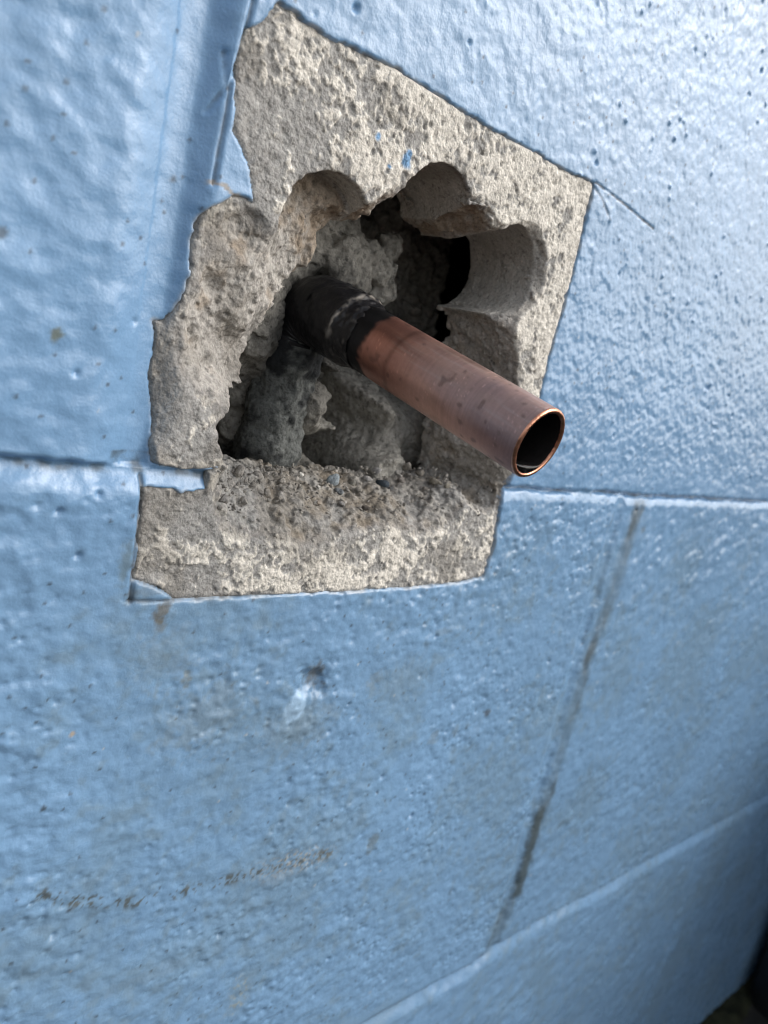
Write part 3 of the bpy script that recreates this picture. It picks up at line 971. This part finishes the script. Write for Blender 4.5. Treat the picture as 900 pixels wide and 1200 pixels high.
# ------------------------------------------------------------------ the copper pipe
TIP = np.array([-132.2, -49.0, 21.6])
AX = np.array([0.094, -0.968, -0.233])
AX /= np.linalg.norm(AX)
UP = np.array([0, 0, 1.0]) - AX * AX[2]
UP /= np.linalg.norm(UP)
SD = np.cross(AX, UP)
pipe = empty('copper_pipe', B(TIP - AX * 60))
tag(pipe, 'short open copper pipe sticking out of the broken hole in the blue wall', 'pipe')


def lathe(prof, nseg=96, tip=TIP, ax=AX, wob=None):
    """prof: list of (distance back from the mouth, radius)"""
    P = np.array(prof, float)
    th = np.arange(nseg) * 2 * np.pi / nseg
    T, Sx = np.meshgrid(th, P[:, 0])
    R = np.repeat(P[:, 1:2], nseg, 1)
    if wob is not None:
        R = R + wob(Sx, T)
    V = tip - ax * Sx[..., None] + R[..., None] * (np.cos(T)[..., None] * UP + np.sin(T)[..., None] * SD)
    I = np.arange(P.shape[0] * nseg).reshape(P.shape[0], nseg)
    J = np.roll(I, -1, 1)
    Q = np.stack([I[:-1], I[1:], J[1:], J[:-1]], -1).reshape(-1, 4)
    return V.reshape(-1, 3), Q, Sx.ravel(), T.ravel()


M_COP = attr_mat('tarnished_copper', 0.40, 0.07, grain=0.08, grain_scale=900, bump=0.05, bump_scale=900, bump_dist=0.0002, metallic=0.85, rough_attr='ra')
M_RIM = attr_mat('cut_copper', 0.30, 0.08, grain=0.12, grain_scale=1800, bump=0.35, bump_scale=1800, bump_dist=0.0002, metallic=1.0)
M_SOOT = attr_mat('sooty_fitting', 0.42, 0.15, grain=0.3, grain_scale=900, bump=0.4, bump_scale=700, bump_dist=0.0005, spec=0.35)
RO, RI = 8.2, 7.1
ss_ = np.r_[.55, np.arange(1.0, 50, .35), np.arange(50, 68, .5)]


def cop_wob(s, t):
    return 0.05 * np.sin(2 * t + .5) + 0.035 * p2(s / 6, t * 2, 600)


Vt, Qt, s, t = lathe([(a, RO) for a in ss_], 160, wob=cop_wob)
cx, sy = np.cos(t), np.sin(t)
n1 = p3(s / 9, cx * 1.5, sy * 1.5, 610) + .5 * p3(s / 4, cx * 3, sy * 3, 611)
ring = p2(s / .45, cx * .35, 620) + .6 * p2(s / 1.3, sy * .5, 621)   # emery marks round the pipe
c0 = np.array([.47, .28, .23])
c = np.ones((len(s), 3)) * c0 * (1 + .24 * n1 + .20 * ring)[:, None]
red = (ss(26, 46, s + 6 * n1))[:, None]
c = c * (1 - .75 * red) + np.array([.36, .155, .115]) * (.75 * red)
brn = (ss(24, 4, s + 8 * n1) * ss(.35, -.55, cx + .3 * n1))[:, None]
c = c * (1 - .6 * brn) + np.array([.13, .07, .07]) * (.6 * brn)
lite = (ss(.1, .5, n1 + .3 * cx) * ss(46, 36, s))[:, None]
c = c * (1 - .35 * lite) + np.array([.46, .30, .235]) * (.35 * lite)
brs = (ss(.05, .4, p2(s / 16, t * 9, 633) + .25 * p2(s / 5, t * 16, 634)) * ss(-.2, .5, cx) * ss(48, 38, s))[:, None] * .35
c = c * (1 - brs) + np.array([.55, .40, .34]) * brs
scr = ss(.42, .5, np.abs(p2(s / .35 + 6 * cx, cx * 2.2, 625))) * ss(-.1, .2, p3(s / 6, cx * 2, sy * 2, 626))
c = c * (1 + .35 * scr)[:, None]
tar = (ss(.28, .42, p3(s / 2.2, cx * 4, sy * 4, 627) + .5 * n1) * .5)[:, None]
c = c * (1 - tar) + np.array([.14, .085, .07]) * tar
band = np.exp(-((s - 41.5 - .8 * n1) / .9) ** 2)[:, None] * .45
c = c * (1 - band) + np.array([.12, .06, .045]) * band
se = 50.5 + 2.6 * p3(s * 0, cx * 1.4, sy * 1.4, 630) + 2.4 * n1 + 1.2 * p3(s / 1.5, cx * 6, sy * 6, 631)
soot_or_dark = ss(-1.0, 1.2, s - se)[:, None]
c = c * (1 - soot_or_dark) + np.array([.022, .022, .024]) * (1 + .6 * n1)[:, None] * soot_or_dark
ra = .05 * ring + .14 * n1 + .1 * tar[:, 0] + .15 * soot_or_dark[:, 0] + .06 * brn[:, 0]
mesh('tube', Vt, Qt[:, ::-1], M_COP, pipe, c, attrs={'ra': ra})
Vb, Qb, s, t = lathe([(a, RI) for a in np.r_[.5, np.arange(1.5, 67, 1.5)]], 96)
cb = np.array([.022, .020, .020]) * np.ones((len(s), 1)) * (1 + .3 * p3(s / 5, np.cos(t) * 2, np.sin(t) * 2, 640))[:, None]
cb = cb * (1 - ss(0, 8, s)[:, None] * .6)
mesh('bore', Vb, Qb, M_SOOT, pipe, cb)
prof = [(.62, RO + .01), (.25, RO - .08), (.05, RO - .30), (0, RO - .5), (.02, RI + .28), (.15, RI + .08), (.6, RI - .02)]
Vr, Qr, s, t = lathe(prof, 160, wob=lambda s, t: 0.05 * p2(np.cos(t) * 9, np.sin(t) * 9, 650))
cr = np.array([.70, .335, .215]) * (1 + .45 * p2(np.cos(t) * 7, np.sin(t) * 7, 660) + .2 * p2(np.cos(t) * 20, np.sin(t) * 20, 661))[:, None]
mesh('cut_rim', Vr, Qr[:, ::-1], M_RIM, pipe, cr)

# black fitting: socket, then an elbow turning down
pf = [(55.5, RO + .10), (57.5, RO + .28), (59.5, RO + .55), (61.0, RO + .9), (61.6, RO + 1.2), (62.2, RO + 1.45), (63.4, RO + 1.5), (70, RO + 1.35), (74, RO + 1.3)]
pf = [(a, r) for a, r in zip(np.interp(np.linspace(0, 8, 70), range(9), [p[0] for p in pf]), np.interp(np.linspace(0, 8, 70), range(9), [p[1] for p in pf]))]
Vf, Qf, s, t = lathe(pf, 110, wob=lambda s, t: .7 * p3(s / 3, np.cos(t) * 2.6, np.sin(t) * 2.6, 670) + .5 * p3(s / 1.1, np.cos(t) * 7, np.sin(t) * 7, 671))
nn = p3(s / 2, np.cos(t) * 4, np.sin(t) * 4, 680) + .6 * p3(s / .8, np.cos(t) * 9, np.sin(t) * 9, 681)
cf = np.array([.012, .012, .014]) * np.ones((len(s), 1))
fl = (ss(.1, .45, nn) * ss(66, 62, s))[:, None] * .40            # grey flux crust
cf = cf * (1 - fl) + np.array([.13, .12, .11]) * fl
rimc = (np.exp(-((s - 61.8) / .5) ** 2) * ss(-.15, .25, nn) * ss(-.5, .3, np.cos(t)))[:, None] * .8
cf = cf * (1 - rimc) + np.array([.34, .31, .27]) * rimc
mesh('socket', Vf, Qf[:, ::-1], M_SOOT, pipe, cf)


def sweep(path, rad, nseg=72, wob=None):
    P = np.array(path, float)
    n_ = len(P)
    T = np.gradient(P, axis=0)
    T /= np.linalg.norm(T, axis=1, keepdims=True)
    X0 = np.cross(T, np.array([1.0, 0, 0]))
    X0 /= np.linalg.norm(X0, axis=1, keepdims=True)
    Y0 = np.cross(T, X0)
    th = np.arange(nseg) * 2 * np.pi / nseg
    R = np.repeat(np.array(rad, float)[:, None], nseg, 1)
    if wob is not None:
        R = R + wob(np.arange(n_)[:, None] * np.ones((1, nseg)), np.ones((n_, 1)) * th[None])
    V = P[:, None, :] + R[..., None] * (np.cos(th)[None, :, None] * X0[:, None, :] + np.sin(th)[None, :, None] * Y0[:, None, :])
    I = np.arange(n_ * nseg).reshape(n_, nseg)
    J = np.roll(I, -1, 1)
    Q = np.stack([I[:-1], I[1:], J[1:], J[:-1]], -1).reshape(-1, 4)
    return V.reshape(-1, 3), Q


E0 = TIP - AX * 73.5
dn = np.array([-0.02, 0.05, -1.0])
dn /= np.linalg.norm(dn)
path = []
for a in np.linspace(0, 1, 40):                                  # quarter bend from -AX to dn
    th = a * np.pi / 2
    path.append(E0 + 12 * (np.sin(th) * (-AX) + (1 - np.cos(th)) * dn))
pe = path[-1]
Vv, Qv = sweep(path, np.full(40, RO + 1.2), wob=lambda i, t: .7 * p2(i / 7, np.cos(t) * 2, 690) + .4 * p2(i / 3, np.sin(t) * 4, 692))
nv = fbm3(Vv[:, 0], Vv[:, 1], Vv[:, 2], 3, 3, 691)
mesh('elbow', Vv, Qv, M_SOOT, pipe, np.array([.010, .010, .012]) * (1 + .7 * nv)[:, None])
path = [pe + dn * L for L in np.linspace(-2, 62, 120)]
rad = np.interp(np.linspace(-2, 62, 120), [-2, 6, 8, 62], [RO + 1.2, RO + 1.2, RO + .4, RO + 1.0])
Vv, Qv = sweep(path, rad, 90, wob=lambda i, t: 1.5 * fbm2(i * .06, np.sin(t) * 1.6 + np.cos(t) * 1.2, 1.0, 5, 700, .6))
nv = fbm3(Vv[:, 0], Vv[:, 1], Vv[:, 2], 8, 3, 701)
n4 = fbm3(Vv[:, 0], Vv[:, 1], Vv[:, 2], 2, 3, 702)
crust = ss(-.25, .25, nv + .4 * n4 + ss(30, 12, Vv[:, 2]) * .5 - .3)[:, None]
cv = np.array([.025, .027, .029]) * (1 - crust) + np.array([.135, .142, .136]) * (1 + .45 * n4)[:, None] * crust
riser = mesh('riser', Vv, Qv, M_FILL, pipe, cv)
riser['label'] = 'mortar crusted riser inside the block'

# a little water held in the mouth of the pipe
lev = -RI + 1.9
Vw, Qw = [], []
ns, nt = 14, 17
for i in range(ns):
    sb = 0.25 + i * 0.62
    base_l = lev - (sb - .25) * AX[2] * -1 * 1.0                 # level surface in a pipe that tips down to its mouth
    y = max(-RI + .02, lev - (sb - .25) * abs(AX[2]) / math.sqrt(1 - AX[2] ** 2))
    hw_ = math.sqrt(max(RI * RI - y * y, 1e-4))
    for j in range(nt):
        u = -1 + 2 * j / (nt - 1)
        yy = y + .30 * abs(u) ** 6 * (1 if hw_ > 1 else 0)
        xx = u * math.sqrt(max(RI * RI - yy * yy, 1e-4))
        Vw.append(TIP - AX * sb + UP * yy + SD * xx)
for i in range(ns - 1):
    for j in range(nt - 1):
        a = i * nt + j
        Qw.append((a, a + nt, a + nt + 1, a + 1))
k0 = len(Vw)
for j in range(nt):                                              # the swollen front of the water
    u = -1 + 2 * j / (nt - 1)
    p = np.array(Vw[j])
    rel = p - TIP
    x_ = rel @ SD
    for m_, (a, bul) in enumerate(((.33, .35), (.66, .42), (1, .1))):
        yb = -math.sqrt(max(RI * RI - x_ * x_, 0)) + .02
        yt = rel @ UP
        Vw.append(TIP - AX * (.25 - bul * .8 * (1 - abs(u) ** 2)) + UP * (yt + (yb - yt) * a) + SD * x_)
for j in range(nt - 1):
    a, b2 = j, j + 1
    c1, c2 = k0 + 3 * j, k0 + 3 * (j + 1)
    Qw += [(a, b2, c2, c1), (c1, c2, c2 + 1, c1 + 1), (c1 + 1, c2 + 1, c2 + 2, c1 + 2)]
M_WAT, n_, l_, b_ = new_mat('water')
b_.inputs['Base Color'].default_value = (.9, .95, .97, 1)
b_.inputs['Roughness'].default_value = .08
b_.inputs['IOR'].default_value = 1.33
b_.inputs['Transmission Weight'].default_value = 1.0
wt = mesh('water', np.array(Vw), np.array(Qw), M_WAT, None, loc=B(TIP - UP * RI))
tag(wt, 'small pool of clear water in the mouth of the copper pipe', 'water', kind='thing')

# ------------------------------------------------------------------ loose crumbs on the sill


def on_sill(px, py):                                             # where the sight line meets the broken surface
    for D in np.arange(0.5, 40, .15):
        p = W(px, py, D)
        if D >= sample(hf, p[0], p[2]) - 0.15:
            return p
    return W(px, py, 20)


def crumb_mesh(seed, r, sub=2, sq=(1, 1, 1)):
    import bmesh
    bm = bmesh.new()
    bmesh.ops.create_icosphere(bm, subdivisions=sub, radius=1.0)
    Vc = np.array([v.co[:] for v in bm.verts])
    Fc = np.array([[v.index for v in f.verts] for f in bm.faces])
    bm.free()
    rs = np.random.RandomState(seed)
    for _ in range(9):                                           # knock off flat facets
        nrm_ = rs.randn(3)
        nrm_ /= np.linalg.norm(nrm_)
        dd = Vc @ nrm_ - rs.uniform(.38, .72)
        Vc = Vc - np.maximum(dd, 0)[:, None] * nrm_
    Vc *= (1 + .10 * p3(Vc[:, 0] * 2, Vc[:, 1] * 2, Vc[:, 2] * 2, seed))[:, None]
    a = rs.uniform(0, 6.28)
    Rz = np.array([[np.cos(a), -np.sin(a), 0], [np.sin(a), np.cos(a), 0], [0, 0, 1]])
    return (Vc * r * np.array(sq)) @ Rz.T, Fc


CRUMBS = [  # px, py, radius mm, squash, colour, label
    (388, 567, 2.3, (1, .8, .85), (.30, .345, .37), 'pale blue grey crumb, largest loose lump on the sill'),
    (508, 566, 2.3, (1.3, .7, .45), (.33, .30, .25), 'flat tan flake lying on the sill below the pipe'),
    (446, 569, 1.7, (1.2, .8, .7), (.06, .075, .09), 'dark blue black crumb on the sill below the pipe'),
    (352, 557, .75, (1, 1, .8), (.72, .70, .65), 'tiny crumb coloured white for a glint at the back of the sill'),  # white colour paints in a small glint
    (372, 574, .85, (1, .8, .8), (.70, .68, .63), 'crumb coloured white for a glint, just left of the blue grey crumb'),  # second glint put into a crumb's colour
    (441, 556, 1.6, (1, .9, .8), (.36, .35, .34), None), (430, 563, 1.3, (1, 1, .7), (.30, .29, .28), None), (455, 552, 1.4, (1, .7, .6), (.33, .32, .30), None),
    (466, 556, 1.2, (1, 1, .8), (.28, .27, .25), None), (478, 550, 1.9, (1, .8, .8), (.28, .26, .23), None), (490, 556, 1.5, (1, .9, .8), (.25, .23, .20), None),
    (470, 565, 1.3, (1, .9, .7), (.24, .22, .20), None), (458, 574, 1.2, (1, .8, .7), (.10, .10, .10), None), (418, 577, 1.3, (1, .9, .7), (.24, .225, .2), None),
    (428, 598, 1.1, (1, .9, .8), (.12, .105, .09), None), (400, 592, 1.2, (1, .8, .7), (.26, .25, .24), None), (396, 578, 1.3, (1, .9, .8), (.22, .235, .245), None),
    (412, 568, 1.2, (1, .9, .8), (.26, .25, .22), None), (372, 590, .9, (1, .9, .8), (.28, .24, .2), None), (330, 565, 1.2, (1, .9, .7), (.3, .28, .25), None),
    (300, 560, 1.3, (1, .9, .8), (.32, .30, .27), None), (280, 556, 1.5, (1, .9, .9), (.33, .31, .28), None), (268, 572, 1.3, (1, .9, .9), (.36, .34, .31), None),
    (262, 588, 1.2, (1, .9, .9), (.35, .33, .31), None), (285, 590, 1.1, (1, .9, .9), (.33, .31, .28), None), (312, 580, 1.1, (1, .9, .9), (.27, .25, .22), None),
    (498, 575, 1.2, (1, .8, .8), (.27, .25, .22), None), (523, 572, 1.2, (1, .8, .8), (.26, .24, .2), None), (484, 572, .9, (1, .8, .8), (.22, .21, .19), None)]
for i, (px, py, r, sq, col, lab) in enumerate(CRUMBS):
    p = on_sill(px, py)
    r = r * 1.3
    Vc, Fc = crumb_mesh(i + 3, r, 2, sq)
    p = p + np.array([0, -.1, r * sq[2] * .45])
    Vc = Vc + p
    nz_ = fbm3(Vc[:, 0], Vc[:, 1], Vc[:, 2], 1.2, 2, 720)
    o = mesh('concrete_crumb', Vc, Fc, M_CONC, None, np.array(col) * (1 + .35 * nz_)[:, None], smooth=False, loc=B(p - np.array([0, 0, r * .5])))
    tag(o, lab or 'small grey concrete crumb lying loose on the sill of the hole', 'crumb', 'loose crumbs on the sill of the hole')

# ------------------------------------------------------------------ at the foot of the wall
M_BOX = simple_mat('black_plastic', (.012, .012, .013), .55, 40, .3)
bx0, bx1, bd0, bd1, bz0, bz1 = 362.0, 790.0, -420.0, -4.0, -GZ - 4, -60.0


def tub(x0, x1, d0, d1, z0, z1, r=26, taper=18):                   # rounded open-topped tub
    def ring(z, ins):
        P = []
        for cx, cy, a0 in ((x1 - r, d1 - r, 0), (x0 + r, d1 - r, 90), (x0 + r, d0 + r, 180), (x1 - r, d0 + r, 270)):
            for k in range(7):
                a = math.radians(a0 + k * 15)
                P.append((cx + (r - ins) * math.cos(a) - ins * 0, cy + (r - ins) * math.sin(a), z))
        c = np.array([(x0 + x1) / 2, (d0 + d1) / 2])
        P = np.array(P)
        return P
    R = [ring(z0, 3), ring(z0 + 6, 0), ring(z1 - 26, 0)]
    prof = [(z1 - 26, -5), (z1 - 2, -5), (z1, -3), (z1, 3), (z1 - 8, 5), (z0 + 8, 8)]
    R += [ring(z, i) for z, i in prof]
    V = np.concatenate(R)
    m = len(R[0])
    Fq = []
    for i in range(len(R) - 1):
        for j in range(m):
            Fq.append((i * m + j, i * m + (j + 1) % m, (i + 1) * m + (j + 1) % m, (i + 1) * m + j))
    c0 = len(V)
    V = np.r_[V, [V[:m].mean(0)], [V[c0 - m:c0].mean(0)]]
    T = []
    for j in range(m):
        T.append((c0, (j + 1) % m, j, j))
        T.append((c0 + 1, c0 - m + j, c0 - m + (j + 1) % m, c0 - m + (j + 1) % m))
    return V, np.array(Fq), np.array(T)[:, :3]


Vt, Fq, Ft = tub(bx0, bx1, bd0, bd1, bz0, bz1)
tri = np.r_[Fq[:, [0, 1, 2]], Fq[:, [0, 2, 3]], Ft]
tb = mesh('added_shade_tub', Vt, tri, M_BOX, None, smooth=False, loc=B(((bx0 + bx1) / 2, (bd0 + bd1) / 2, -GZ)))  # added tub, put here to darken the lower right of the wall
tag(tb, 'added black tub that throws shade on the foot of the wall', 'tub')

# strip of moss and grit along the foot of the wall
xs = np.arange(-300, 760, 3.0)
ys = np.arange(-34, 2.1, 2.0)
X, Y = np.meshgrid(xs, ys)
prof = ss(-34, -10, Y + 9 * fbm2(X, Y * 0, 40, 3, 800))
Zm = -GZ - 5 + prof * (9 + 5 * fbm2(X, Y, 22, 3, 801)) + 3.5 * fbm2(X, Y, 7, 2, 802)
nx, ny = len(xs), len(ys)
I = np.arange(nx * ny).reshape(ny, nx)
Q = np.stack([I[:-1, :-1], I[:-1, 1:], I[1:, 1:], I[1:, :-1]], -1).reshape(-1, 4)
V = np.stack([X, Y, Zm], -1).reshape(-1, 3)
n_ = fbm2(V[:, 0], V[:, 1], 14, 4, 810)
cm = np.array([.034, .036, .020]) * (1 + .8 * n_)[:, None]
ms = mesh('moss', V, Q, M_FILL, None, cm)
tag(ms, 'thin olive strip of moss and grit along the foot of the wall', 'moss', kind='stuff')

# finest rubble on the sill, too small to pick apart
rs = np.random.RandomState(5)
protoV, protoF = crumb_mesh(77, 1.0, 1, (1, .85, .75))
AV, AF, AC = [], [], []
k = 0
while k < 650:
    px, py = rs.uniform(255, 575), 548 + 70 * rs.rand() ** 1.6
    if rs.rand() < ss(585, 618, np.array(py)):
        continue
    p = on_sill(px, py)
    r = .28 + .75 * rs.rand() ** 3
    a = rs.uniform(0, 6.28)
    Rz = np.array([[np.cos(a), -np.sin(a), 0], [np.sin(a), np.cos(a), 0], [0, 0, 1]])
    Rx = np.array([[1, 0, 0], [0, np.cos(a), -np.sin(a)], [0, np.sin(a), np.cos(a)]])
    AV.append((protoV * r * rs.uniform(.7, 1.3, 3)) @ (Rz @ Rx).T + p + np.array([0, -.1, r * .35]))
    AF.append(protoF + k * len(protoV))
    AC.append(np.ones((len(protoV), 3)) * np.array([.34, .32, .29]) * rs.uniform(.45, 1.35))
    k += 1
rb = mesh('fine_rubble', np.concatenate(AV), np.concatenate(AF), M_CONC, None, np.concatenate(AC), smooth=False)
tag(rb, 'fine grey rubble scattered over the crumbled sill of the hole', 'rubble', kind='stuff')
